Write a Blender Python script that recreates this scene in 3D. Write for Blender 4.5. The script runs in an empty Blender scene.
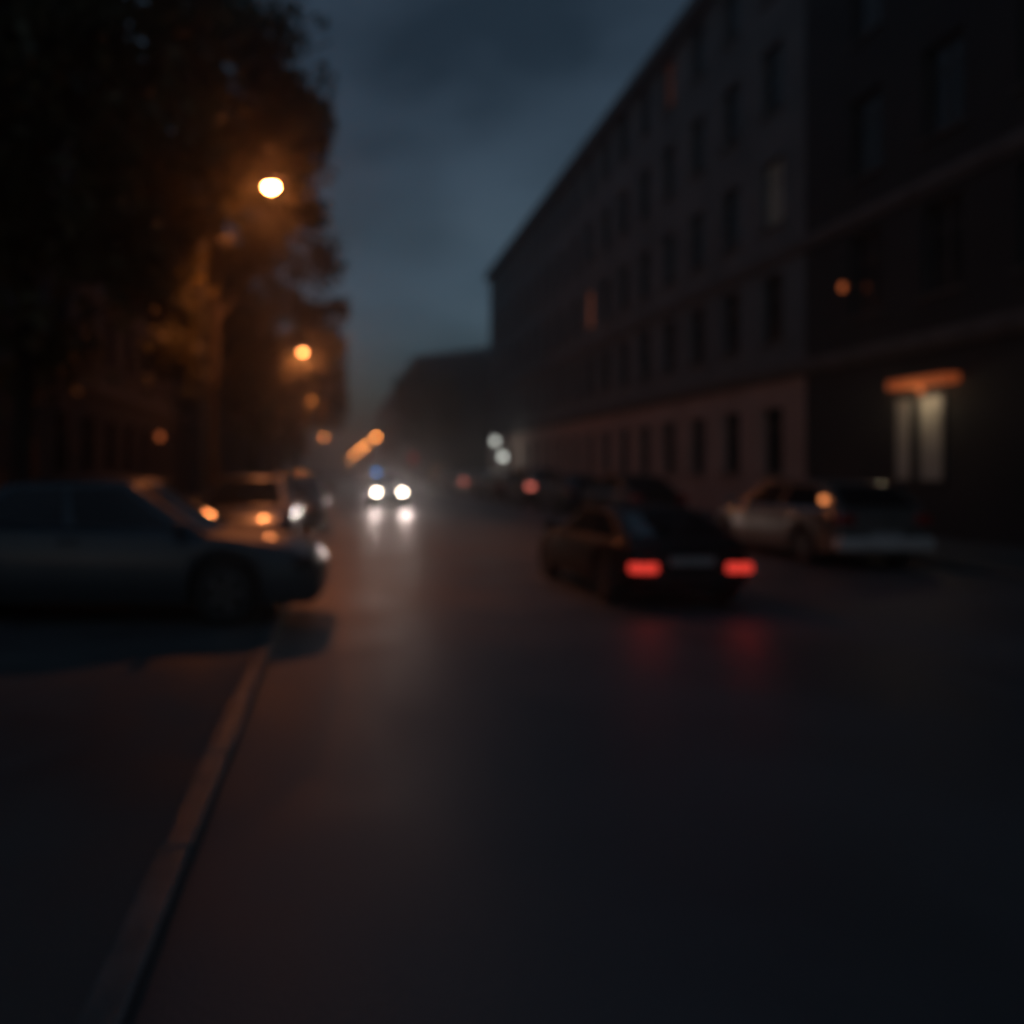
import bpy, bmesh, math, random
from mathutils import Vector, Matrix
R = math.radians
PI = math.pi
random.seed(7)
S = bpy.context.scene
COL = S.collection

# ------------------------------------------------------------------ helpers
def obj(name, bm, mats, parent=None, smooth=None):
    me = bpy.data.meshes.new(name)
    bmesh.ops.recalc_face_normals(bm, faces=bm.faces[:])
    bm.to_mesh(me); bm.free()
    for m in (mats if isinstance(mats, (list, tuple)) else [mats]):
        me.materials.append(m)
    if smooth is not None:
        for p in me.polygons: p.use_smooth = True
        me.set_sharp_from_angle(angle=R(smooth))
    o = bpy.data.objects.new(name, me); COL.objects.link(o)
    if parent: o.parent = parent
    return o

def tag(o, label, cat, group=None):
    o['label'] = label; o['category'] = cat
    if group: o['group'] = group
    return o

def thing(name, label, cat, loc=(0, 0, 0), rz=0, group=None):
    o = bpy.data.objects.new(name, None); COL.objects.link(o)
    o.empty_display_size = .2
    o.location = loc; o.rotation_euler = (0, 0, rz)
    return tag(o, label, cat, group)

def struct(name, bm, m, smooth=None):
    o = obj(name, bm, m, None, smooth); o['kind'] = 'structure'; return o

def box(bm, x0, x1, y0, y1, z0, z1, mi=0, bev=0):
    v = [bm.verts.new((x, y, z)) for z in (z0, z1) for y in (y0, y1) for x in (x0, x1)]
    fs = []
    for q in ((0, 2, 3, 1), (4, 5, 7, 6), (0, 1, 5, 4), (2, 6, 7, 3), (0, 4, 6, 2), (1, 3, 7, 5)):
        f = bm.faces.new([v[i] for i in q]); f.material_index = mi; fs.append(f)
    if bev:
        es = list({e for f in fs for e in f.edges})
        bmesh.ops.bevel(bm, geom=es, offset=bev, segments=2, affect='EDGES', profile=.5)
    return v

def tube(bm, pts, rads, n=8, mi=0, caps=True):
    rings = []
    pts = [Vector(p) for p in pts]
    for i, p in enumerate(pts):
        a = pts[max(i - 1, 0)]; b = pts[min(i + 1, len(pts) - 1)]
        d = (b - a).normalized()
        up = Vector((0, 0, 1)) if abs(d.z) < .95 else Vector((1, 0, 0))
        s = d.cross(up).normalized(); t = s.cross(d).normalized()
        r = rads[i] if isinstance(rads, (list, tuple)) else rads
        rings.append([bm.verts.new(p + s * (r * math.cos(k * 2 * PI / n)) + t * (r * math.sin(k * 2 * PI / n))) for k in range(n)])
    for a, b in zip(rings, rings[1:]):
        for k in range(n):
            f = bm.faces.new((a[k], a[(k + 1) % n], b[(k + 1) % n], b[k])); f.material_index = mi
    if caps:
        bm.faces.new(rings[0][::-1]).material_index = mi; bm.faces.new(rings[-1]).material_index = mi

def lathe(bm, prof, axis='Y', n=24, c=(0, 0, 0), mi=0):
    """prof: list of (offset along axis, radius)"""
    rings = []
    for a, r in prof:
        ring = []
        for k in range(n):
            ca, sa = r * math.cos(2 * PI * k / n), r * math.sin(2 * PI * k / n)
            p = (ca, a, sa) if axis == 'Y' else ((ca, sa, a) if axis == 'Z' else (a, ca, sa))
            ring.append(bm.verts.new((p[0] + c[0], p[1] + c[1], p[2] + c[2])))
        rings.append(ring)
    for a, b in zip(rings, rings[1:]):
        for k in range(n):
            bm.faces.new((a[k], a[(k + 1) % n], b[(k + 1) % n], b[k])).material_index = mi
    bm.faces.new(rings[0]).material_index = mi; bm.faces.new(rings[-1][::-1]).material_index = mi

def ball(bm, c, rx, ry, rz, seg=14, rings=8):
    r = bmesh.ops.create_uvsphere(bm, u_segments=seg, v_segments=rings, radius=1)
    for v in r['verts']:
        v.co = Vector((v.co.x * rx + c[0], v.co.y * ry + c[1], v.co.z * rz + c[2]))

def grid(bm, fn, nu, nv, mi=0):
    g = [[bm.verts.new(fn(i / nu, j / nv)) for j in range(nv + 1)] for i in range(nu + 1)]
    for i in range(nu):
        for j in range(nv):
            bm.faces.new((g[i][j], g[i + 1][j], g[i + 1][j + 1], g[i][j + 1])).material_index = mi
    return g

def interp(pts, x):
    if x <= pts[0][0]: return pts[0][1]
    for (a, u), (b, v) in zip(pts, pts[1:]):
        if x <= b:
            return u + (v - u) * (x - a) / (b - a)
    return pts[-1][1]

# ------------------------------------------------------------------ materials
def mat(name, col, rough=.6, metal=0, coat=0, emit=None, estr=0, spec=.5):
    m = bpy.data.materials.new(name); m.use_nodes = True
    b = m.node_tree.nodes['Principled BSDF']
    b.inputs['Base Color'].default_value = (*col, 1)
    b.inputs['Roughness'].default_value = rough
    b.inputs['Metallic'].default_value = metal
    b.inputs['Coat Weight'].default_value = coat
    b.inputs['Coat Roughness'].default_value = .04
    b.inputs['Specular IOR Level'].default_value = spec
    if emit:
        b.inputs['Emission Color'].default_value = (*emit, 1)
        b.inputs['Emission Strength'].default_value = estr
    return m

def vary(m, c1, c2, scale=3, rough=None, bump=0, bscale=40, coord='Object', stretch=(1, 1, 1), detail=6):
    """mottle the base colour between two tones, optional roughness range and bump"""
    nt = m.node_tree; N = nt.nodes; L = nt.links; b = N['Principled BSDF']
    tc = N.new('ShaderNodeTexCoord'); mp = N.new('ShaderNodeMapping')
    mp.inputs['Scale'].default_value = stretch
    L.new(tc.outputs[coord], mp.inputs['Vector'])
    n = N.new('ShaderNodeTexNoise'); n.inputs['Scale'].default_value = scale; n.inputs['Detail'].default_value = detail
    L.new(mp.outputs[0], n.inputs['Vector'])
    r = N.new('ShaderNodeValToRGB'); r.color_ramp.elements[0].position = .35; r.color_ramp.elements[1].position = .65
    r.color_ramp.elements[0].color = (*c1, 1); r.color_ramp.elements[1].color = (*c2, 1)
    L.new(n.outputs['Fac'], r.inputs[0]); L.new(r.outputs[0], b.inputs['Base Color'])
    if rough:
        mr = N.new('ShaderNodeMapRange'); mr.inputs['From Min'].default_value = .35; mr.inputs['From Max'].default_value = .65
        mr.inputs['To Min'].default_value = rough[0]; mr.inputs['To Max'].default_value = rough[1]
        L.new(n.outputs['Fac'], mr.inputs[0]); L.new(mr.outputs[0], b.inputs['Roughness'])
    if bump:
        n2 = N.new('ShaderNodeTexNoise'); n2.inputs['Scale'].default_value = bscale; n2.inputs['Detail'].default_value = 3
        L.new(tc.outputs[coord], n2.inputs['Vector'])
        bp = N.new('ShaderNodeBump'); bp.inputs['Strength'].default_value = bump; bp.inputs['Distance'].default_value = .02
        L.new(n2.outputs['Fac'], bp.inputs['Height']); L.new(bp.outputs[0], b.inputs['Normal'])
    return m

SODIUM = (1.0, .27, .075)
M = {}
M['asphalt'] = vary(mat('asphalt', (.05,) * 3, .5), (.062, .068, .072), (.096, .102, .106), .6, (.44, .57), .25, 55)
M['paving'] = vary(mat('paving', (.08,) * 3, .6), (.05, .051, .052), (.085, .083, .08), 1.2, (.55, .8), .3, 30)
M['granite'] = vary(mat('granite', (.4,) * 3, .4), (.11, .109, .107), (.15, .148, .145), 5, (.18, .27), .2, 60)
M['earth'] = vary(mat('earth', (.05,) * 3, .9), (.04, .042, .035), (.06, .058, .05), .2)
M['bark'] = vary(mat('bark', (.05, .04, .03), .9), (.016, .014, .012), (.036, .03, .025), 8, None, .6, 30, 'Object', (1, 1, .2))
M['terracotta'] = vary(mat('terracotta', (.3, .15, .11), .8), (.44, .31, .26), (.55, .395, .34), .7, None, .15, 60)
M['grey_plaster'] = vary(mat('grey_plaster', (.25,) * 3, .8), (.135, .155, .165), (.195, .212, .222), .5, None, .15, 60)
M['dark_plaster'] = vary(mat('dark_plaster', (.09,) * 3, .8), (.032, .033, .034), (.05, .049, .048), .5, None, .15, 60)
M['brown_plaster'] = vary(mat('brown_plaster', (.14, .1, .085), .8), (.055, .05, .047), (.09, .078, .07), .5, None, .15, 60)
M['trim'] = vary(mat('trim', (.2,) * 3, .7), (.10, .10, .10), (.15, .147, .145), 2)
M['roof'] = vary(mat('roof_tile', (.07, .05, .045), .7), (.05, .04, .038), (.09, .06, .05), 3)
M['frame'] = mat('window_frame', (.09, .09, .09), .5)
M['pane'] = mat('window_glass', (.012, .014, .016), .06, 0, 0)
M['pane_curtain'] = vary(mat('window_glass_curtain', (.12, .12, .12), .12), (.03, .031, .032), (.055, .055, .055), 1.5)
M['steel'] = vary(mat('painted_steel', (.08,) * 3, .45, .3), (.06, .065, .065), (.1, .1, .1), 9)
M['rubber'] = vary(mat('rubber', (.018,) * 3, .8), (.013,) * 3, (.024,) * 3, 12)
M['alloy'] = mat('alloy', (.10, .105, .11), .45, .7)
M['plastic'] = vary(mat('black_plastic', (.02,) * 3, .5), (.016,) * 3, (.026,) * 3, 9)
M['autoglass'] = mat('car_glass', (.010, .013, .016), .04, 0, 0)
M['chrome'] = mat('chrome', (.6, .6, .62), .15, 1)
M['lens_off'] = mat('clear_lens', (.035, .037, .04), .6, .0, 0, spec=.08)
M['red_off'] = mat('red_lens', (.30, .02, .016), .15, 0, .6)
M['pale_bumper'] = vary(mat('pale_bumper', (.75,) * 3, .35), (.55, .53, .51), (.62, .6, .58), 6)
M['plate'] = vary(mat('number_plate', (.6,) * 3, .4), (.30,) * 3, (.36,) * 3, 14)
M['sodium_lens'] = mat('sodium_lens', (.8, .5, .3), .3, 0, 0, (1, .27, .07), 310)
M['sodium_mid'] = mat('sodium_lens_mid', (.8, .5, .3), .3, 0, 0, (1, .34, .10), 14)
M['sodium_far'] = mat('sodium_lens_far', (.8, .5, .3), .3, 0, 0, (1, .30, .06), 14.0)
M['sodium_row'] = mat('sodium_lens_row', (.8, .5, .3), .3, 0, 0, (1, .30, .06), 60.0)
M['head_on'] = mat('headlight_lit', (.9,) * 3, .2, 0, 0, (1, .84, .66), 45)
M['tail_on'] = mat('tail_lamp_lit', (.5, .02, .02), .2, 0, 0, (1, .06, .04), .75)
M['tail_glint'] = mat('tail_lamp_glint', (.5, .05, .04), .2, 0, 0, (1, .22, .16), 1.6)  # pinkish reflected glints put into the tail lenses as emission
M['glint_amber'] = mat('amber_glint_glow', (.6, .25, .05), .2, 0, 0, (1, .30, .09), 1.6)  # glow imitating a street lamp reflected in car paint
M['blue_on'] = mat('blue_lamp', (.1, .2, .6), .2, 0, 0, (.12, .42, 1), 5)
M['globe_on'] = mat('opal_globe_lit', (.8,) * 3, .4, 0, 0, (.95, .98, .90), 1.6)
M['shop_on'] = vary(mat('pale_door_panel', (.62, .6, .52), .5), (.58, .56, .48), (.66, .64, .56), 3)
M['curtain_warm'] = mat('curtain_lit_warm', (.4, .2, .1), .6, 0, 0, (1, .22, .06), .5)
M['curtain_red'] = mat('curtain_lit_red', (.4, .15, .1), .6, 0, 0, (1, .33, .18), .015)
M['curtain_warm2'] = mat('curtain_lit_dull_red', (.4, .15, .1), .6, 0, 0, (1, .30, .15), .12)
M['pane_reflection'] = mat('pane_reflection_glow', (.4, .4, .36), .6, 0, 0, (1, .92, .75), .006)  # reflection in the glass put in as faint emission
M['awning'] = vary(mat('awning', (.6, .2, .07), .7, 0, 0, (1, .22, .05), .0), (.5, .16, .05), (.62, .22, .07), 4)
M['awning_on'] = mat('backlit_fascia', (.6, .2, .07), .5, 0, 0, (1, .19, .05), .2)
M['red_sign'] = mat('red_sign_lit', (.4, .02, .02), .4, 0, 0, (1, .08, .04), .35)

def leaf_material():
    m = bpy.data.materials.new('leaves'); m.use_nodes = True
    nt = m.node_tree; N = nt.nodes; L = nt.links
    b = N['Principled BSDF']; b.inputs['Roughness'].default_value = .55
    oi = N.new('ShaderNodeTexCoord'); n = N.new('ShaderNodeTexNoise'); n.inputs['Scale'].default_value = 1.6
    L.new(oi.outputs['Object'], n.inputs['Vector'])
    r = N.new('ShaderNodeValToRGB')
    r.color_ramp.elements[0].position = .3; r.color_ramp.elements[1].position = .7
    r.color_ramp.elements[0].color = (.055, .064, .034, 1); r.color_ramp.elements[1].color = (.12, .13, .06, 1)
    L.new(n.outputs['Fac'], r.inputs[0]); L.new(r.outputs[0], b.inputs['Base Color'])
    t = N.new('ShaderNodeBsdfTranslucent'); t.inputs['Color'].default_value = (.13, .115, .05, 1)
    mx = N.new('ShaderNodeMixShader'); mx.inputs[0].default_value = .4
    L.new(b.outputs[0], mx.inputs[1]); L.new(t.outputs[0], mx.inputs[2])
    L.new(mx.outputs[0], N['Material Output'].inputs['Surface'])
    return m
M['leaf'] = leaf_material()

_paint = {}
def paint(name, col, rough=.35, metal=.4):
    if name not in _paint:
        c = Vector(col)
        _paint[name] = vary(mat('car_paint_' + name, col, rough, metal, 1.0), tuple(c * .92), tuple(c * 1.06), 2.5)
    return _paint[name]

# ------------------------------------------------------------------ ground
ROAD_L, ROAD_R, FAC_R, FAC_L = -.6, 9.7, 13.0, -9.0
PZ = .07
def sheet(x0, x1, y0, y1, z, nx=1, ny=1):
    bm = bmesh.new()
    grid(bm, lambda u, v: (x0 + (x1 - x0) * u, y0 + (y1 - y0) * v, z), nx, ny)
    return bm
struct('ground', sheet(-200, 200, -60, 520, -.06), M['earth'])
struct('road', sheet(ROAD_L - .02, ROAD_R + .02, -30, 500, 0), M['asphalt'])
bm = bmesh.new(); box(bm, FAC_L - 1, ROAD_L - .13, -30, 500, -.05, PZ); struct('left_pavement', bm, M['paving'])
bm = bmesh.new(); box(bm, ROAD_R + .16, FAC_R + 1, -30, 500, -.05, .12); struct('right_pavement', bm, M['paving'])
def kerb(name, x0, x1, z, y0=-20, y1=160, lab=None):
    bm = bmesh.new(); y = y0
    rr = random.Random(3)
    while y < y1:
        l = 1.0 if y < 60 else 6.0
        dz = rr.uniform(-.006, .006); dx = rr.uniform(-.006, .006)
        box(bm, x0 + dx, x1 + dx, y + .006, y + l - .006, -.05, z + dz, 0, .012 if y < 40 else 0)
        y += l
    return struct(name, bm, M['granite'])
kerb('left_kerb', ROAD_L - .13, ROAD_L, PZ + .012)
kerb('right_kerb', ROAD_R, ROAD_R + .16, .13)

# ------------------------------------------------------------------ buildings
def wall_with_holes(bm, x, y0, y1, z0, z1, holes, depth, sgn, mi=0):
    """front wall plane at x running along y; holes = [(ya,yb,za,zb)] aligned in rows; sgn = direction into the building"""
    rows = sorted({(h[2], h[3]) for h in holes})
    z = z0
    def slab(a, b, c, d):
        if b - a > 1e-4 and d - c > 1e-4:
            xs = sorted((x, x + sgn * depth)); box(bm, xs[0], xs[1], a, b, c, d, mi)
    for za, zb in rows:
        slab(y0, y1, z, za)
        y = y0
        for h in sorted(h for h in holes if (h[2], h[3]) == (za, zb)):
            slab(y, h[0], za, zb); y = h[1]
        slab(y, y1, za, zb)
        z = zb
    slab(y0, y1, z, z1)

_wcache = {}
def window(parent, x, yc, zb, w, h, sgn, pane_mat, label=None, muntin=True):
    key = (w, h, sgn, muntin)
    if key not in _wcache:
        bm = bmesh.new(); t = .07
        X = sorted((sgn * .16, sgn * .22))
        box(bm, *X, -w / 2, -w / 2 + t, 0, h); box(bm, *X, w / 2 - t, w / 2, 0, h)
        box(bm, *X, -w / 2 + t, w / 2 - t, 0, t); box(bm, *X, -w / 2 + t, w / 2 - t, h - t, h)
        if muntin:
            box(bm, *X, -.025, .025, t, h - t)
            for s in (-1, 1):
                a, b = sorted((s * .025, s * (w / 2 - t))); box(bm, *X, a, b, h * .68, h * .68 + .05)
        f = obj('window', bm, M['frame'])
        bm = bmesh.new(); X2 = sorted((sgn * .185, sgn * .2))
        box(bm, *X2, -w / 2 + t - .01, w / 2 - t + .01, t - .01, h - t + .01)
        p = obj('pane', bm, M['pane'])
        bm = bmesh.new(); X3 = sorted((-sgn * .07, sgn * .16))
        box(bm, *X3, -w / 2 - .08, w / 2 + .08, -.07, -.003)
        s_ = obj('sill', bm, M['trim'])
        _wcache[key] = tuple(o.data for o in (f, p, s_))
        for o in (f, p, s_): bpy.data.objects.remove(o)
    fd, pd, sd = _wcache[key]
    f = bpy.data.objects.new('window', fd); f.parent = parent; f.location = (x, yc, zb)
    p = bpy.data.objects.new('pane', pd); p.parent = f
    s_ = bpy.data.objects.new('sill', sd); s_.parent = f
    for o in (f, p, s_): COL.objects.link(o)
    if pane_mat is not M['pane']:
        p.material_slots[0].link = 'OBJECT'; p.material_slots[0].material = pane_mat
    if label: f['label'] = label
    return f

def building(name, label, x, sgn, y0, y1, base_h, fl, nf, bay, wm_base, wm_up, depth=12, base_win=(1.1, 2.0, 1.45),
             up_win=(1.1, 2.0, .95), lit={}, skip=(), roof_h=2.2, first=None, maxwin=99):
    """x: facade plane; sgn: +1 building extends to +x"""
    t = thing(name, label, 'building', (x, y0, 0))
    L_ = y1 - y0
    H = base_h + fl * nf
    n = int((L_ - .6) // bay)
    off = first if first is not None else (L_ - n * bay) / 2 + bay / 2
    ys = [off + i * bay for i in range(n) if off + i * bay < L_ - .8]
    holes = {0: [], 1: []}; wins = []
    for f in range(nf + 1):
        w, h, sl = base_win if f == 0 else up_win
        z0 = sl if f == 0 else base_h + fl * (f - 1) + sl
        for i, y in enumerate(ys):
            if (f, i) in skip: continue
            holes[min(f, 1)].append((y - w / 2, y + w / 2, z0, z0 + h)); wins.append((f, i, y, z0, w, h))
    bm = bmesh.new(); wall_with_holes(bm, 0, 0, L_, -.05, base_h, holes[0], .35, sgn); obj('ground_floor_wall', bm, wm_base, t)
    bm = bmesh.new(); wall_with_holes(bm, 0, 0, L_, base_h, H, holes[1], .35, sgn)
    obj('upper_wall', bm, wm_up, t)
    bm = bmesh.new()
    a, b = sorted((sgn * .36, sgn * depth)); box(bm, a, b, .01, L_ - .01, -.05, H - .01)
    obj('core', bm, wm_up, t)
    for k, (z, pr, hh) in enumerate([(base_h, .14, .28)] + ([(base_h + fl, .1, .22)] if nf > 2 else []) + [(H - .1, .45, .45)]):
        bm = bmesh.new(); a, b = sorted((-sgn * pr, sgn * .3)); box(bm, a, b, -.02 - pr * .0, L_ + .02, z - hh / 2, z + hh / 2)
        a, b = sorted((-sgn * pr * .6, sgn * .28)); box(bm, a, b, -.015, L_ + .015, z - hh / 2 - .14, z - hh / 2 - .002)
        obj('cornice', bm, M['trim'], t)
    bm = bmesh.new()   # hipped roof
    a, b = -sgn * .35, sgn * (depth + .2)
    vs = [bm.verts.new(p) for p in ((a, -.1, H + .13), (b, -.1, H + .13), (b, L_ + .1, H + .13), (a, L_ + .1, H + .13),
                                    ((a + b) / 2, min(5, L_ * .2), H + roof_h), ((a + b) / 2, L_ - min(5, L_ * .2), H + roof_h))]
    for q in ((0, 1, 4), (1, 2, 5, 4), (2, 3, 5), (3, 0, 4, 5), (3, 2, 1, 0)): bm.faces.new([vs[i] for i in q])
    r = obj('roof', bm, M['roof'], t)
    if roof_h > 1:
        for yy in (L_ * .3, L_ * .72):
            bm = bmesh.new(); cx = sgn * depth * .45
            box(bm, cx - .35, cx + .35, yy - .5, yy + .5, H + roof_h * .5, H + roof_h + .9)
            box(bm, cx - .42, cx + .42, yy - .57, yy + .57, H + roof_h + .902, H + roof_h + 1.03); obj('chimney', bm, wm_up, r)
    for f, i, y, z0, w, h in wins:
        pm, lab = lit.get((f, i), (M['pane'] if f == 0 else M['pane_curtain'], None))
        window(t, 0, y, z0, w, h, sgn, pm, lab)
    return t, ys

# right: near dark building (y -6..20.8), then terracotta based block (21..64.6)
nb, nys = building('shop_building', 'near black plastered building at the right edge with a lit shop front', FAC_R, 1, -4, 20.8, 4.5, 3.45, 4, 2.35,
                   M['dark_plaster'], M['dark_plaster'], first=1.3, skip={(0, 7), (0, 8), (0, 9), (0, 6)})
tb, tys = building('apartment_block', 'long grey apartment block with dull red ground floor behind the parked cars', FAC_R, 1, 20.83, 64.6, 4.5, 3.45, 4, 2.35,
                   M['terracotta'], M['grey_plaster'], first=1.6,
                   lit={(2, 7): (M['curtain_warm2'], 'dim reddish lit window'), (2, 0): (M['pane_reflection'], 'window with a pale reflection drawn as glow'),
                        (4, 3): (M['curtain_red'], 'faintly lit top floor window')})
# shop front on the near building: two tall lit panes and a backlit fascia
def shop():
    def fy(px): return 745 * (FAC_R - .02) / (px - 340)
    parent = nb
    for xa, xb in ((897, 911), (921, 943)):
        ya, yb = fy(xb) + 4, fy(xa) + 4
        bm = bmesh.new(); t = .06
        box(bm, -.05, -.003, ya - t, ya, 1.3, 3.26); box(bm, -.05, -.003, yb, yb + t, 1.3, 3.26)
        box(bm, -.05, -.003, ya, yb, 3.2, 3.26); box(bm, -.05, -.003, ya, yb, 1.3, 1.36)
        f = obj('shop_window', bm, M['frame'], parent)
        f['label'] = 'tall pale shop window lit from above'
        bm = bmesh.new(); box(bm, -.03, -.01, ya, yb, 1.36, 3.2); obj('pane', bm, M['shop_on'], f)
    ya, yb = fy(960) + 4, fy(887) + 4 - .42
    bm = bmesh.new(); box(bm, -.35, -.004, ya, yb, 3.42, 3.62, 0, .03)
    f = obj('fascia', bm, M['awning_on'], parent); f['label'] = 'glowing orange shop fascia'
    bm = bmesh.new(); box(bm, -.40, -.004, ya - .04, yb + .04, 3.623, 3.65); obj('fascia_cap', bm, M['steel'], f)
    y = fy(931) + 4
    bm = bmesh.new(); ball(bm, (-.25, y, 3.32), .07, .07, .07); l = obj('entrance_lamp', bm, M['curtain_warm'], parent)
    l['label'] = 'small warm lamp under the fascia'
    pl = bpy.data.lights.new('entrance_light', 'POINT'); pl.energy = 4.5; pl.color = (1, .80, .52); pl.shadow_soft_size = .06
    po = bpy.data.objects.new('entrance_light', pl); COL.objects.link(po); po.parent = parent; po.location = (-.5, y + .12, 3.1)
shop()
# small glowing window light high on the near building
bm = bmesh.new(); yy = 745 * 12.9 / (843 - 340)
wl = thing('wall_lantern', 'small orange lantern glowing high on the near black building', 'wall lamp', (FAC_R, yy, 6.1))
bm = bmesh.new(); box(bm, -.18, -.003, -.03, .03, .28, .33); box(bm, -.17, -.06, -.09, .09, .25, .277); obj('bracket', bm, M['steel'], wl)
bm = bmesh.new(); lathe(bm, [(.07, .03), (.09, .055), (.22, .06), (.248, .04)], 'Z', 12, (-.115, 0, 0)); obj('globe', bm, M['curtain_warm'], wl, 40)

# right: farther building and left row
building('far_building', 'dark far building closing the right side of the street', 9.6, 1, 92, 190, 4.6, 3.6, 3, 3.2, M['dark_plaster'], M['dark_plaster'], depth=20)
building('corner_house', 'left hand apartment house with brownish front behind the street trees', FAC_L, -1, 6, 42, 4.6, 3.5, 4, 2.6, M['brown_plaster'], M['brown_plaster'])
building('left_far_building', 'dark apartment house farther along the left side beyond the brownish house', FAC_L, -1, 43, 120, 4.6, 3.5, 4, 3.9, M['dark_plaster'], M['dark_plaster'])
wl = thing('wall_lamp', 'small orange lamp on the brownish house at far left', 'wall lamp', (FAC_L, 36.7, 3.1))
bm = bmesh.new(); box(bm, .003, .22, -.04, .04, .3, .36); box(bm, .05, .21, -.11, .11, .26, .298); obj('bracket', bm, M['steel'], wl)
bm = bmesh.new(); lathe(bm, [(-.08, .07), (0, .13), (.2, .15), (.256, .1)], 'Z', 12, (.14, 0, 0)); obj('globe', bm, M['curtain_warm'], wl, 40)
bm = bmesh.new(); box(bm, -.5, -.05, -.12, .12, -.4, .4, 0, .02)
rs = thing('red_sign', 'dim red lit box sign on the dark far building', 'sign', (9.6, 95.0, 3.0))
obj('sign_box', bm, M['red_sign'], rs)
bm = bmesh.new(); box(bm, -.05, -.003, -.03, .03, -.1, .1); obj('bracket', bm, M['steel'], rs)

# ------------------------------------------------------------------ street lamps
def street_lamp(xh, y, H, label, side, power, group, far=False, lens=(.26, .13)):
    """xh: lateral place of the lamp head, side: -1 pole to the left of the head"""
    t = thing('street_lamp', label, 'street lamp', (xh + side * 1.6, y, PZ if side < 0 else .12), 0, group)
    h = H - t.location.z; s = -side
    bm = bmesh.new()
    tube(bm, [(0, 0, 0), (0, 0, .9), (0, 0, .92), (0, 0, h - 1.0), (s * .1, 0, h - .45), (s * .42, 0, h - .1), (s * .9, 0, h + .02), (s * 1.2, 0, h + .06)],
         [.11, .11, .075, .055, .05, .045, .04, .035], 10)
    obj('pole', bm, M['steel'], t, 40)
    bm = bmesh.new()
    tube(bm, [(s * 1.12, 0, h + .07), (s * 1.22, 0, h + .08), (s * 1.5, 0, h + .09), (s * 1.8, 0, h + .07), (s * 1.92, 0, h + .05)], [.04, .1, .14, .12, .05], 10)
    for v in bm.verts: v.co.z = max(v.co.z, h + .02)
    hd = obj('lamp_head', bm, M['steel'], t, 40)
    bm = bmesh.new(); ball(bm, (s * 1.58, 0, h + .015), lens[0], lens[1], .10, 14, 8)
    obj('lens', bm, M['sodium_row'] if side > 0 else M['sodium_far'] if far else (M['sodium_lens'] if y < 30 else M['sodium_mid']), hd, 60)
    if power:
        l = bpy.data.lights.new('sodium_light', 'SPOT' if y < 30 else 'POINT'); l.energy = power
        if y < 30: l.spot_size = R(122); l.spot_blend = .5     # cut-off lantern
        l.color = SODIUM; l.shadow_soft_size = .2
        lo = bpy.data.objects.new('sodium_light', l); COL.objects.link(lo); lo.parent = t; lo.location = (s * 1.58, 0, h - .28)
    return t
F = 745.0; VX, VY, CH = 340.0, 469.0, 1.6
def xz(px, py, d):   # lateral and height for a picture place at depth d
    return (px - VX) / F * d, CH + (VY - py) / F * d
G = 'street lamps along the left pavement'
G2 = 'far street lamps along the right side'
for px, py, d, P, lab in ((272, 187, 17, 1050, 'nearest street lamp, glaring orange among the leaves on the left'),
                          (303, 352, 41, 300, 'second street lamp, small bright orange above the left parked cars'),
                          (314, 400, 68, 200, 'third street lamp, dim orange under the second one'),
                          (324, 437, 140, 150, 'lowest and farthest orange lamp of the left row')):
    x, z = xz(px, py, d)
    street_lamp(x, d, z, lab, -1, P, G, d > 60, (.14, .11) if d < 30 else ((.22, .14) if d < 60 else (.35, .3)))
for px, py, d, lab in ((376, 437, 140, 'highest orange lamp of the far right row'), (366, 445, 190, 'far orange lamp, second in the right hand row'),
                       (360, 450, 235, 'far orange lamp, third in the right hand row'), (354, 455, 300, 'far orange lamp, fourth in the right hand row'),
                       (348, 460, 420, 'faintest orange lamp at the end of the right hand row')):
    x, z = xz(px, py, d)
    street_lamp(x, d, z, lab, 1, 0, G2, True, (.4 * d / 140, .35 * d / 140))

# white twin globe lamp by the end of the terracotta block
d = 55.0
x1, z1 = xz(495, 441, d); x2, z2 = xz(503, 457, d)
t = thing('globe_lamp', 'lamp post with two white globes at the far end of the grey block', 'lamp post', (x2, d, .12))
bm = bmesh.new(); tube(bm, [(0, 0, 0), (0, 0, .6), (0, 0, z1 - .3)], [.09, .06, .045], 8)
tube(bm, [(0, 0, z1 - .32), (-.3, 0, z1 - .45), (x1 - x2, 0, z1 - .38)], .03, 6); obj('pole', bm, M['steel'], t, 40)
for dx, dz in ((x1 - x2, z1), (-.02, z2)):
    bm = bmesh.new(); ball(bm, (dx, -.16 if dz == z2 else 0, dz - .12), .21, .21, .24); obj('globe', bm, M['globe_on'], t, 60)
l = bpy.data.lights.new('globe_light', 'POINT'); l.energy = 25; l.color = (.95, 1, .9); l.shadow_soft_size = .3
lo = bpy.data.objects.new('globe_light', l); COL.objects.link(lo); lo.parent = t; lo.location = (-.5, -.5, z2)

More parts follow.
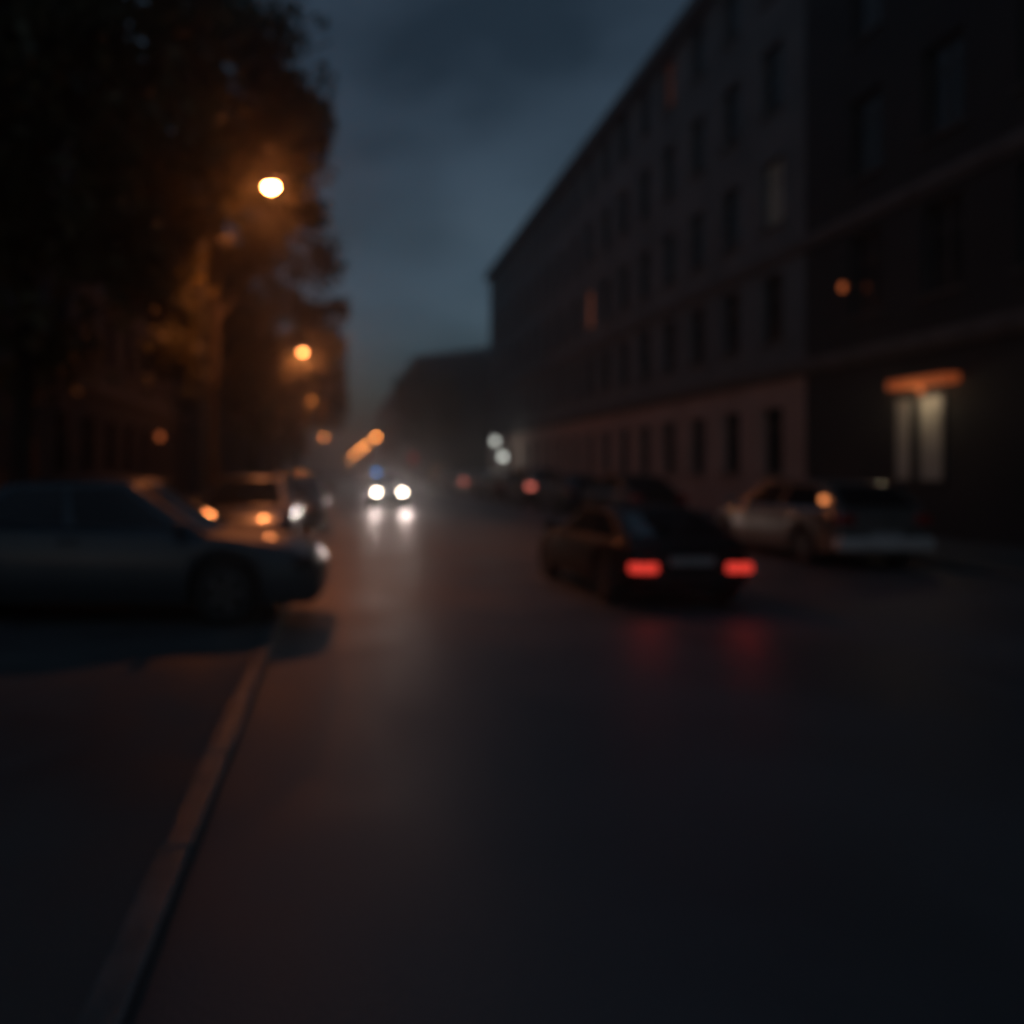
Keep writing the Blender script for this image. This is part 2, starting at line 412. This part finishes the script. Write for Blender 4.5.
# ------------------------------------------------------------------ trees
def tree(label, loc, height, crown_r, crown_z0, seed, leaves=7000, lean=(0, 0), group=None, squash=1.0, leaf=.16, clear=(9e9, 0), gap=None):
    rr = random.Random(seed)
    t = thing('street_tree', label, 'tree', loc, 0, group)
    bm = bmesh.new()
    top = Vector((lean[0] * .6, lean[1] * .6, height * .62))
    tube(bm, [(0, 0, -.05), (.02, 0, .3), (lean[0] * .2, lean[1] * .2, height * .25), top], [.26, .19, .15, .08], 10)
    tips = []
    for k in range(11):
        a = k * 2.4 + rr.uniform(-.3, .3); zs = height * rr.uniform(.24, .58)
        st = Vector((lean[0] * zs / height, lean[1] * zs / height, zs))
        ln = crown_r * rr.uniform(.55, .85)
        e = st + Vector((math.cos(a) * ln, math.sin(a) * ln, ln * rr.uniform(.35, .9)))
        m_ = st.lerp(e, .5) + Vector((0, 0, .25))
        tube(bm, [st, m_, e], [.08, .05, .02], 6); tips.append(e)
    obj('trunk', bm, M['bark'], t, 50)
    bm = bmesh.new()
    cz = (crown_z0 + height) / 2; hz = (height - crown_z0) / 2
    clumps = []
    while len(clumps) < 60:
        p = Vector((rr.uniform(-1, 1), rr.uniform(-1, 1), rr.uniform(-1, 1)))
        if .25 < p.length < 1.0:
            c = Vector((p.x * crown_r + lean[0], p.y * crown_r * squash + lean[1], cz + p.z * hz))
            clumps.append((c, rr.uniform(.5, 1.15) * crown_r * .3))
    for k in range(leaves):
        c, r = clumps[k % len(clumps)]
        p = Vector((rr.gauss(0, 1), rr.gauss(0, 1), rr.gauss(0, .8))) * r * .55 + c
        if abs(p.x - lean[0]) > crown_r * 1.02: continue
        if p.x > clear[0] - loc[0] and p.z < clear[1]: continue   # road side of the crown cut back above the traffic
        if gap and p.z < gap[2] and (p.x + loc[0] - gap[0]) ** 2 + (p.y + loc[1] - gap[1]) ** 2 < gap[3] ** 2: continue   # trimmed below the lamp
        n = Vector((rr.gauss(0, 1), rr.gauss(0, 1), rr.gauss(0, 1) + .6)).normalized()
        s = n.orthogonal().normalized(); s = Matrix.Rotation(rr.uniform(0, 6.3), 3, n) @ s; q = n.cross(s)
        sz = leaf * rr.uniform(.7, 1.35)
        v = [bm.verts.new(p + s * sz), bm.verts.new(p + q * sz * .55 + n * sz * .12), bm.verts.new(p - s * sz), bm.verts.new(p - q * sz * .55 + n * sz * .12)]
        bm.faces.new(v)
    o = obj('crown', bm, M['leaf'], t)
    return t
GT = 'trees along the left pavement'
tree('nearest leafy street tree, its crown filling the upper left corner', (-5.3, 12.5, PZ), 13.0, 3.4, 3.2, 1, 13000, (.1, 0), GT, clear=(-2.7, 6.0))
tree('leafy street tree directly behind the nearest street lamp', (-3.2, 18.9, PZ), 14.0, 2.9, 3.4, 2, 20000, (.1, 0), GT, clear=(-3.3, 7.3), gap=(xz(272, 187, 17)[0], 17, 8.0, .42))
tree('third leafy tree on the left, behind the lamp lit one', (-3.6, 30.5, PZ), 12.5, 3.6, 3.0, 3, 7000, (.3, 0), GT, clear=(-2.6, 7.2))
tree('fourth tree on the left, beside the second street lamp', (-3.8, 46, PZ), 13, 4.0, 3.0, 4, 6000, (.2, 0), GT, 1, .22, (-3.0, 6.9))
tree('far tree on the left, beside the third street lamp', (-4.2, 66, PZ), 14, 4.6, 3.0, 5, 5000, (.2, 0), GT, 1, .28, (-3.6, 5.6))
tree('farthest tree on the left, narrowing the strip of sky', (-5.5, 100, PZ), 16, 6.0, 3.0, 6, 5000, (0, 0), GT, 1, .4, (-4.5, 7.0))
GR = 'far trees on the right side'
tree('far rounded tree standing before the dark far building', (9.8, 84, .12), 13.0, 3.6, 3.0, 11, 5000, (0, 0), GR, 1, .3)
tree('low tree far down the right side of the street', (12.5, 122, .12), 11.0, 4.2, 2.6, 12, 4000, (0, 0), GR, 1, .4)

# ------------------------------------------------------------------ cars
def car(name, label, loc, rz, pnt, kind='hatch', lights=None, group=None, blue=False, bumper=False, cat='car'):
    if kind == 'hatch':
        L_, W, H, wb, wr = 4.05, 1.72, 1.43, 2.5, .31
        top = [(-2.03, .80), (-1.98, .93), (-1.7, .98), (.75, .93), (1.3, .86), (1.75, .74), (1.95, .62), (2.03, .52)]
        xbF, xrF, xrR, xbR = 1.02, .28, -1.45, -1.93
    elif kind == 'sedan':
        L_, W, H, wb, wr = 4.5, 1.76, 1.45, 2.65, .32
        top = [(-2.25, .72), (-2.2, .93), (-1.6, 1.0), (-1.2, .97), (.75, .92), (1.4, .86), (1.95, .76), (2.17, .63), (2.25, .52)]
        xbF, xrF, xrR, xbR = 1.12, .30, -.95, -1.62
    elif kind == 'small':
        L_, W, H, wb, wr = 3.3, 1.60, 1.16, 2.1, .28
        top = [(-1.65, .62), (-1.60, .74), (-1.4, .79), (.5, .76), (1.0, .71), (1.4, .63), (1.58, .55), (1.65, .47)]
        xbF, xrF, xrR, xbR = .75, .05, -.75, -1.45
    else:  # van like estate / people carrier
        L_, W, H, wb, wr = 4.55, 1.82, 1.68, 2.75, .33
        top = [(-2.28, .8), (-2.24, 1.0), (-1.9, 1.06), (.95, 1.02), (1.5, .95), (2.0, .82), (2.2, .68), (2.28, .56)]
        xbF, xrF, xrR, xbR = 1.3, .45, -1.95, -2.2
    t = thing(name, label, cat, loc, rz, group)
    hL = L_ / 2
    ax = [wb / 2 + .02, -wb / 2 + .02]; ar = wr + .055
    def hw(x):
        return W / 2 * interp([(-hL, .80), (-hL + .12, .90), (-hL + .45, .97), (-.6, 1), (.6, 1), (hL - .6, .965), (hL - .2, .88), (hL, .74)], x)
    sill, floor_ = .21, .24
    def low(x):
        z = interp([(-hL, .36), (-hL + .1, .27), (-hL + .5, sill), (hL - .5, sill), (hL - .08, .2), (hL, .26)], x)
        for a in ax:
            if abs(x - a) < ar: z = max(z, wr + math.sqrt(max(ar * ar - (x - a) ** 2, 0)))
        return z
    xs = {-hL, -hL + .03, -hL + .08, hL - .03, hL - .08, hL}
    x = -hL + .16
    while x < hL - .1: xs.add(round(x, 3)); x += .14
    for a in ax:
        for k in range(13): xs.add(round(a + ar * math.cos(PI * k / 12), 4))
        xs |= {round(a - ar - .003, 4), round(a + ar + .003, 4)}
    for a in ax: xs = {q for q in xs if abs(abs(q - a) - ar) < .0045 or abs(abs(q - a) - ar) > .02}
    xs = sorted(xs)
    bm = bmesh.new(); rings = []
    for x in xs:
        w = hw(x); z0, z1 = low(x), interp(top, x); dz = z1 - z0; inn = w - .24
        half = [(0, floor_), (inn, floor_), (inn, max(z0, floor_)), (w * .955, z0 + .001), (w * .985, z0 + .05 * dz + .01), (w * 1.0, z0 + .35 * dz), (w * 1.0, z0 + .55 * dz),
                (w * .975, z0 + .78 * dz), (w * .945, z1 - .05), (w * .90, z1 - .012), (w * .80, z1 + .004), (w * .4, z1 + .022), (0, z1 + .03)]
        ring = [bm.verts.new((x, y, z)) for y, z in half] + [bm.verts.new((x, -y, z)) for y, z in half[-2:0:-1]]
        rings.append(ring)
    n = len(rings[0])
    for a, b in zip(rings, rings[1:]):
        for k in range(n):
            bm.faces.new((a[k], a[(k + 1) % n], b[(k + 1) % n], b[k]))
    bm.faces.new(rings[0][::-1]); bm.faces.new(rings[-1])
    bmesh.ops.remove_doubles(bm, verts=bm.verts[:], dist=.0005)
    body = obj('body', bm, pnt, t, 32)
    # greenhouse
    bF, bR = interp(top, xbF) + .012, interp(top, xbR) + .012
    yb = W / 2 * .88; yr = W / 2 * .66; Hr = H - .05
    def lerp(a, b, k): return a + (b - a) * k
    def yside(v, k): return lerp(yb * (.95 - .0 * v), yr, k) + .025 * math.sin(PI * min(max(v, 0), 1)) * (1 - .3 * k)
    def zz(v, k): return lerp(lerp(bF, bR, v), Hr - .03 * v * v, k)
    def xF(k): return lerp(xbF, xrF, k ** .93)
    def xR(k): return lerp(xbR, xrR, k ** 1.05)
    def front(u, k, o=0):
        s = 2 * u - 1; y = s * yside(0, k); return Vector((xF(k) + .11 * (1 - s * s) + o * .75, y, zz(0, k) + o * .66))
    def rear(u, k, o=0):
        s = 2 * u - 1; y = s * yside(1, k); return Vector((xR(k) - .07 * (1 - s * s) - o * .85, y, zz(1, k) + o * .5))
    def side(sg, v, k, o=0):
        return Vector((lerp(xF(k), xR(k), v), sg * (yside(v, k) + o), zz(v, k) + o * .3))
    bm = bmesh.new()
    grid(bm, lambda u, k: front(u, k), 8, 5); grid(bm, lambda u, k: rear(u, k), 8, 5)
    for sg in (-1, 1): grid(bm, lambda u, k: side(sg, u, k), 10, 5)
    def roof(u, v):
        s = 2 * u - 1
        x = lerp(xF(1) + .11 * (1 - s * s), xR(1) - .07 * (1 - s * s), v); y = s * yside(v, 1)
        return Vector((x, y, zz(v, 1) + .05 * (1 - s * s) * (.35 + .65 * math.sin(PI * v))  + .03 * math.sin(PI * v) - (.0175 * (1 - s * s)) * (1 if v in (0, 1) else 0)))
    grid(bm, roof, 8, 10)
    bmesh.ops.remove_doubles(bm, verts=bm.verts[:], dist=.02)
    obj('roof', bm, pnt, t, 50)
    bm = bmesh.new(); grid(bm, lambda u, k: front(.06 + .88 * u, .05 + .87 * k, .012), 10, 5); obj('windscreen', bm, M['autoglass'], t, 60)
    bm = bmesh.new(); grid(bm, lambda u, k: rear(.09 + .82 * u, .12 + .78 * k, .012), 8, 4); obj('rear_window', bm, M['autoglass'], t, 60)
    for sg in (-1, 1):
        for v0, v1 in ((.09, .47), (.51, .88)):
            bm = bmesh.new(); grid(bm, lambda u, k: side(sg, lerp(v0, v1, u), .05 + .83 * k, .008), 6, 4); obj('side_window', bm, M['autoglass'], t, 60)
    # wheels
    for a in ax:
        for sg in (-1, 1):
            bm = bmesh.new(); yo = W / 2 * .975
            lathe(bm, [(-.19, wr * .62), (-.2, wr * .9), (-.17, wr * .985), (-.03, wr * .985), (-.005, wr * .93), (0, wr * .72), (-.02, wr * .66)], 'Y', 24)
            for v in bm.verts: v.co = Vector((v.co.x + a, sg * (yo + v.co.y), v.co.z + wr))
            w_ = obj('wheel', bm, M['rubber'], t, 40)
            bm = bmesh.new(); lathe(bm, [(-.06, wr * .655), (-.018, wr * .65), (-.012, wr * .60), (-.055, wr * .56), (-.06, .05)], 'Y', 24)
            for k in range(5):
                an = k * 2 * PI / 5; c, s_ = math.cos(an), math.sin(an)
                q = [(r_ * c - w2 * s_, y_, r_ * s_ + w2 * c) for y_ in (-.05, -.014) for r_, w2 in ((.04, .035), (.04, -.035), (wr * .6, -.025), (wr * .6, .025))]
                vv = [bm.verts.new(p) for p in q]
                for f in ((0, 1, 2, 3), (7, 6, 5, 4), (0, 4, 5, 1), (1, 5, 6, 2), (2, 6, 7, 3), (3, 7, 4, 0)): bm.faces.new([vv[i] for i in f])
            for v in bm.verts: v.co = Vector((v.co.x + a, sg * (yo + v.co.y), v.co.z + wr))
            obj('rim', bm, M['alloy'], w_, 40)
    # lamps
    for sg in (-1, 1):
        lit = lights == 'head'
        bm = bmesh.new(); xh = hL - .19; zh = interp(top, xh) - .10
        if kind != 'small' or True:
            ball(bm, (xh - .02, sg * hw(xh) * (.68 if lit else .80), zh), .15, .17, .12 if lit else .085)
        h = obj('headlight', bm, M['head_on'] if lit else M['lens_off'], t, 60)
        if lit:
            l = bpy.data.lights.new('headlight_beam', 'SPOT'); l.energy = 190; l.color = (1, .80, .72); l.spot_size = R(50); l.spot_blend = .9; l.shadow_soft_size = .08
            lo = bpy.data.objects.new('headlight_beam', l); COL.objects.link(lo); lo.parent = t; lo.location = (hL + .12, sg * W * .36, zh)
            lo.rotation_euler = (0, R(-90 + 1), 0)
        bm = bmesh.new(); zt = (interp(top, -hL + .05) - .12) if kind != 'small' else .49
        if kind == 'small':
            box(bm, -hL - .035, -hL + .10, sg * W * .34 - .15, sg * W * .34 + .15, zt - .055, zt + .055, 0, .025)
        else:
            box(bm, -hL - .012, -hL + .2, min(sg * hw(-hL + .1) * .62, sg * hw(-hL + .1) * .97), max(sg * hw(-hL + .1) * .62, sg * hw(-hL + .1) * .97), zt - .1, zt + .07, 0, .03)
        tl = obj('tail_lamp', bm, M['tail_on'] if lights == 'tail' else M['tail_glint'] if lights == 'glint' else M['red_off'], t, 50)
        if lights == 'tail':
            l = bpy.data.lights.new('tail_glow', 'SPOT'); l.energy = 1.0; l.color = (1, .05, .03); l.spot_size = R(150); l.spot_blend = 1; l.shadow_soft_size = .1
            lo = bpy.data.objects.new('tail_glow', l); COL.objects.link(lo); lo.parent = t; lo.location = (-hL - .12, sg * W * .34, zt)
            lo.rotation_euler = (0, R(80), 0)
        bm = bmesh.new(); ball(bm, (xbF - .22, sg * (W / 2 + .07), bF + .06), .06, .11, .075); tube(bm, [(xbF - .2, sg * (W / 2 - .12), bF - .0), (xbF - .2, sg * (W / 2 + .03), bF + .04)], .025, 6)
        obj('side_mirror', bm, pnt, t, 60)
        for xd in (.0, -1.0):
            bm = bmesh.new(); yy = hw(xd - .2) * .975; z_ = low(xd - .2) if False else .82
            box(bm, xd - .3, xd - .12, min(sg * yy, sg * (yy + .035)), max(sg * yy, sg * (yy + .035)), z_ - .02 - (.2 if kind == 'small' else 0), z_ + .015 - (.2 if kind == 'small' else 0), 0, .008); obj('door_handle', bm, pnt, t)
    # grille, bumper trims, plates
    bm = bmesh.new(); box(bm, hL - .1, hL + .012, -W * .22, W * .22, .44, .53, 0, .02); obj('grille', bm, M['plastic'], t)
    bm = bmesh.new(); box(bm, hL - .1, hL + .012, -W * .27, W * .27, .27, .36, 0, .02); obj('air_intake', bm, M['plastic'], t)
    for xx in (hL + .014, -hL - .014):
        bm = bmesh.new(); zp = .385 if xx > 0 else .55
        box(bm, min(xx, xx * .997), max(xx, xx * .997), -.26, .26, zp - .055 + (0 if xx > 0 else .02), zp + .045 + (0 if xx > 0 else .02)); obj('number_plate', bm, M['plate'], t)
    bm = bmesh.new()
    if bumper:
        box(bm, -hL - .07, -hL + .16, -W * .44, W * .44, .30, .52, 0, .05); b_ = obj('rear_bumper', bm, M['pale_bumper'], t, 40); b_['label'] = 'pale rear bumper'
    else:
        box(bm, -hL - .02, -hL + .12, -W * .36, W * .36, .33, .42, 0, .02); obj('rear_bumper', bm, M['plastic'], t)
    bm = bmesh.new(); box(bm, -hL + .3, hL - .3, -W / 2 + .22, W / 2 - .22, .16, .26); obj('underbody', bm, M['plastic'], t)
    if blue:
        bm = bmesh.new(); ball(bm, (-.25, -.42, H + .02), .06, .06, .07); obj('blue_roof_lamp', bm, M['blue_on'], t, 60)
    return t

P_navy = paint('slate', (.05, .068, .082), .3, .5)
_b = P_navy.node_tree.nodes['Principled BSDF']; _b.inputs['Coat Weight'].default_value = .25; _b.inputs['Roughness'].default_value = .42
P_grey = paint('graphite', (.14, .155, .17), .3, .5)
P_black = paint('black', (.012, .013, .015), .25, .2)
P_dull = paint('dull_black', (.008, .0085, .009), .55, 0)
_b = P_dull.node_tree.nodes['Principled BSDF']; _b.inputs['Coat Weight'].default_value = .15; _b.inputs['Specular IOR Level'].default_value = .3
P_silver = paint('silver', (.22, .215, .205), .32, .6)
P_blue = paint('blue', (.02, .036, .065), .3, .5)
P_white = paint('pale', (.5, .5, .48), .35, .1)
P_red = paint('maroon', (.12, .03, .03), .3, .4)
GL = 'cars parked on the left'
GP = 'cars parked along the right kerb'
car('parked_car', 'dark slate car parked nose out across the left pavement', (-2.42, 8.15, PZ), R(-3), P_navy, 'sedan', None, GL)
car('parked_car', 'dark blue car facing the camera behind the slate car on the left', (-1.6, 13.5, PZ), R(-90), P_blue, 'hatch', None, GL)
car('parked_car', 'third car on the left, showing just past the dark blue car', (-1.2, 20.6, PZ), R(-90), P_black, 'hatch', None, GL)
car('parked_car', 'silver car parked tail towards the camera, nearest of the right hand row', (8.62, 13.8, 0), R(90), P_silver, 'hatch', None, GP, bumper=True)
rowR = [(22.3, P_black, 'sedan', 'black saloon in the right row behind the silver car'), (28.0, P_blue, 'hatch', 'dark blue hatchback, third in the right parked row'),
        (33.4, P_grey, 'van', 'tall grey people carrier in the right row with glints drawn as tail lamps lit'), (38.8, P_red, 'hatch', 'maroon hatchback in the right parked row'),
        (44.4, P_grey, 'sedan', 'grey saloon near the far end of the right parked row'), (50.2, P_white, 'hatch', 'pale hatchback near the far end of the right row, glints drawn as tail lamps lit'),
        (56.0, P_black, 'sedan', 'last but one car of the right parked row, a black saloon'), (62, P_silver, 'van', 'last car of the right parked row, a silver people carrier')]
for y, p, k, lab in rowR:
    car('parked_car', lab, (8.62, y, 0), R(90), p, k, 'glint' if 'tail lamps lit' in lab else None, GP)  # lit tails added in place of reflected glints along the row
car('moving_car', 'low black coupe driving away in the right lane with red tail lamps lit', (3.86, 8.35 + 1.65, 0), R(90 + 3), P_dull, 'small', 'tail')
bm = bmesh.new(); ball(bm, (-1.60, .70, 1.10), .06, .05, .06)  # reflected lamp glint on the roof corner, put in as a glowing ball
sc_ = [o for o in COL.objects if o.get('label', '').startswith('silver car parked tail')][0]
a_ = obj('amber_glint', bm, M['glint_amber'], sc_, 60); a_['label'] = 'amber lamp reflection drawn as a glowing ball at its rear corner'
car('oncoming_car', 'oncoming car with glaring white headlights and a small blue roof lamp', (2.0, 30 + 2.1, 0), R(-90), P_grey, 'hatch', 'head', None, True)

# ------------------------------------------------------------------ damp night air
bm = bmesh.new(); box(bm, -205, 205, -65, 525, -1.2, 24)
hz = bpy.data.materials.new('damp_air'); hz.use_nodes = True
hn = hz.node_tree; hn.nodes.remove(hn.nodes['Principled BSDF'])
pv = hn.nodes.new('ShaderNodeVolumePrincipled'); pv.inputs['Color'].default_value = (.9, .93, .96, 1)
pv.inputs['Density'].default_value = .0036; pv.inputs['Anisotropy'].default_value = .88
hn.links.new(pv.outputs[0], hn.nodes['Material Output'].inputs['Volume'])
hzo = obj('haze', bm, hz); hzo['kind'] = 'stuff'

# ------------------------------------------------------------------ sky, camera
W_ = bpy.data.worlds.new('World'); S.world = W_; W_.use_nodes = True
nt = W_.node_tree; N = nt.nodes; L = nt.links
bg = N['Background']
sky = N.new('ShaderNodeTexSky'); sky.sky_type = 'NISHITA'; sky.sun_disc = False
sky.sun_elevation = R(1.5); sky.sun_rotation = R(200); sky.air_density = 1.2; sky.dust_density = .7; sky.ozone_density = 3.0
hs = N.new('ShaderNodeHueSaturation'); hs.inputs['Saturation'].default_value = .72
L.new(sky.outputs[0], hs.inputs['Color'])
tc = N.new('ShaderNodeTexCoord'); mp = N.new('ShaderNodeMapping'); mp.inputs['Scale'].default_value = (1.2, 1.2, 2.6); mp.inputs['Location'].default_value = (2.1, 1.0, 2.6)
no = N.new('ShaderNodeTexNoise'); no.inputs['Scale'].default_value = 1.7; no.inputs['Detail'].default_value = 4
L.new(tc.outputs['Generated'], mp.inputs[0]); L.new(mp.outputs[0], no.inputs['Vector'])
rp = N.new('ShaderNodeValToRGB'); rp.color_ramp.elements[0].position = .3; rp.color_ramp.elements[1].position = .7
rp.color_ramp.elements[0].color = (.26, .32, .33, 1); rp.color_ramp.elements[1].color = (1.12, 1.16, 1.12, 1)
L.new(no.outputs['Fac'], rp.inputs[0])
mx = N.new('ShaderNodeMix'); mx.data_type = 'RGBA'; mx.blend_type = 'MULTIPLY'; mx.inputs['Factor'].default_value = 1
L.new(hs.outputs[0], mx.inputs['A']); L.new(rp.outputs[0], mx.inputs['B'])
sp = N.new('ShaderNodeSeparateXYZ'); L.new(tc.outputs['Generated'], sp.inputs[0])
er = N.new('ShaderNodeValToRGB')      # bluer low down, overhead brightened out of view as added fill light
er.color_ramp.elements[0].position = .0; er.color_ramp.elements[0].color = (.62, .82, 1.15, 1)
er.color_ramp.elements[1].position = .30; er.color_ramp.elements[1].color = (.8, .84, .88, 1)
e = er.color_ramp.elements.new(.56); e.color = (.95, .98, 1, 1)
e = er.color_ramp.elements.new(.8); e.color = (2.0, 2.2, 2.2, 1)
L.new(sp.outputs['Z'], er.inputs[0])
mx2 = N.new('ShaderNodeMix'); mx2.data_type = 'RGBA'; mx2.blend_type = 'MULTIPLY'; mx2.inputs['Factor'].default_value = 1
L.new(mx.outputs['Result'], mx2.inputs['A']); L.new(er.outputs[0], mx2.inputs['B'])
L.new(mx2.outputs['Result'], bg.inputs['Color'])
bg.inputs['Strength'].default_value = .135

cam = bpy.data.cameras.new('Camera'); co = bpy.data.objects.new('Camera', cam); COL.objects.link(co)
co.location = (0, 0, CH); co.rotation_euler = (R(90), 0, 0)
cam.sensor_width = 36; cam.lens = F / 1024 * 36
cam.shift_x = (512 - VX) / 1024; cam.shift_y = -(512 - VY) / 1024
cam.clip_start = .05; cam.clip_end = 4000
cam.dof.use_dof = True; cam.dof.focus_distance = .9; cam.dof.aperture_fstop = 1.4; cam.dof.aperture_blades = 0
S.camera = co

S.view_settings.view_transform = 'Standard'; S.view_settings.look = 'None'
S.view_settings.exposure = 0; S.view_settings.gamma = 1
S.cycles.use_denoising = True
S.cycles.max_bounces = 6
S.cycles.sample_clamp_indirect = 4
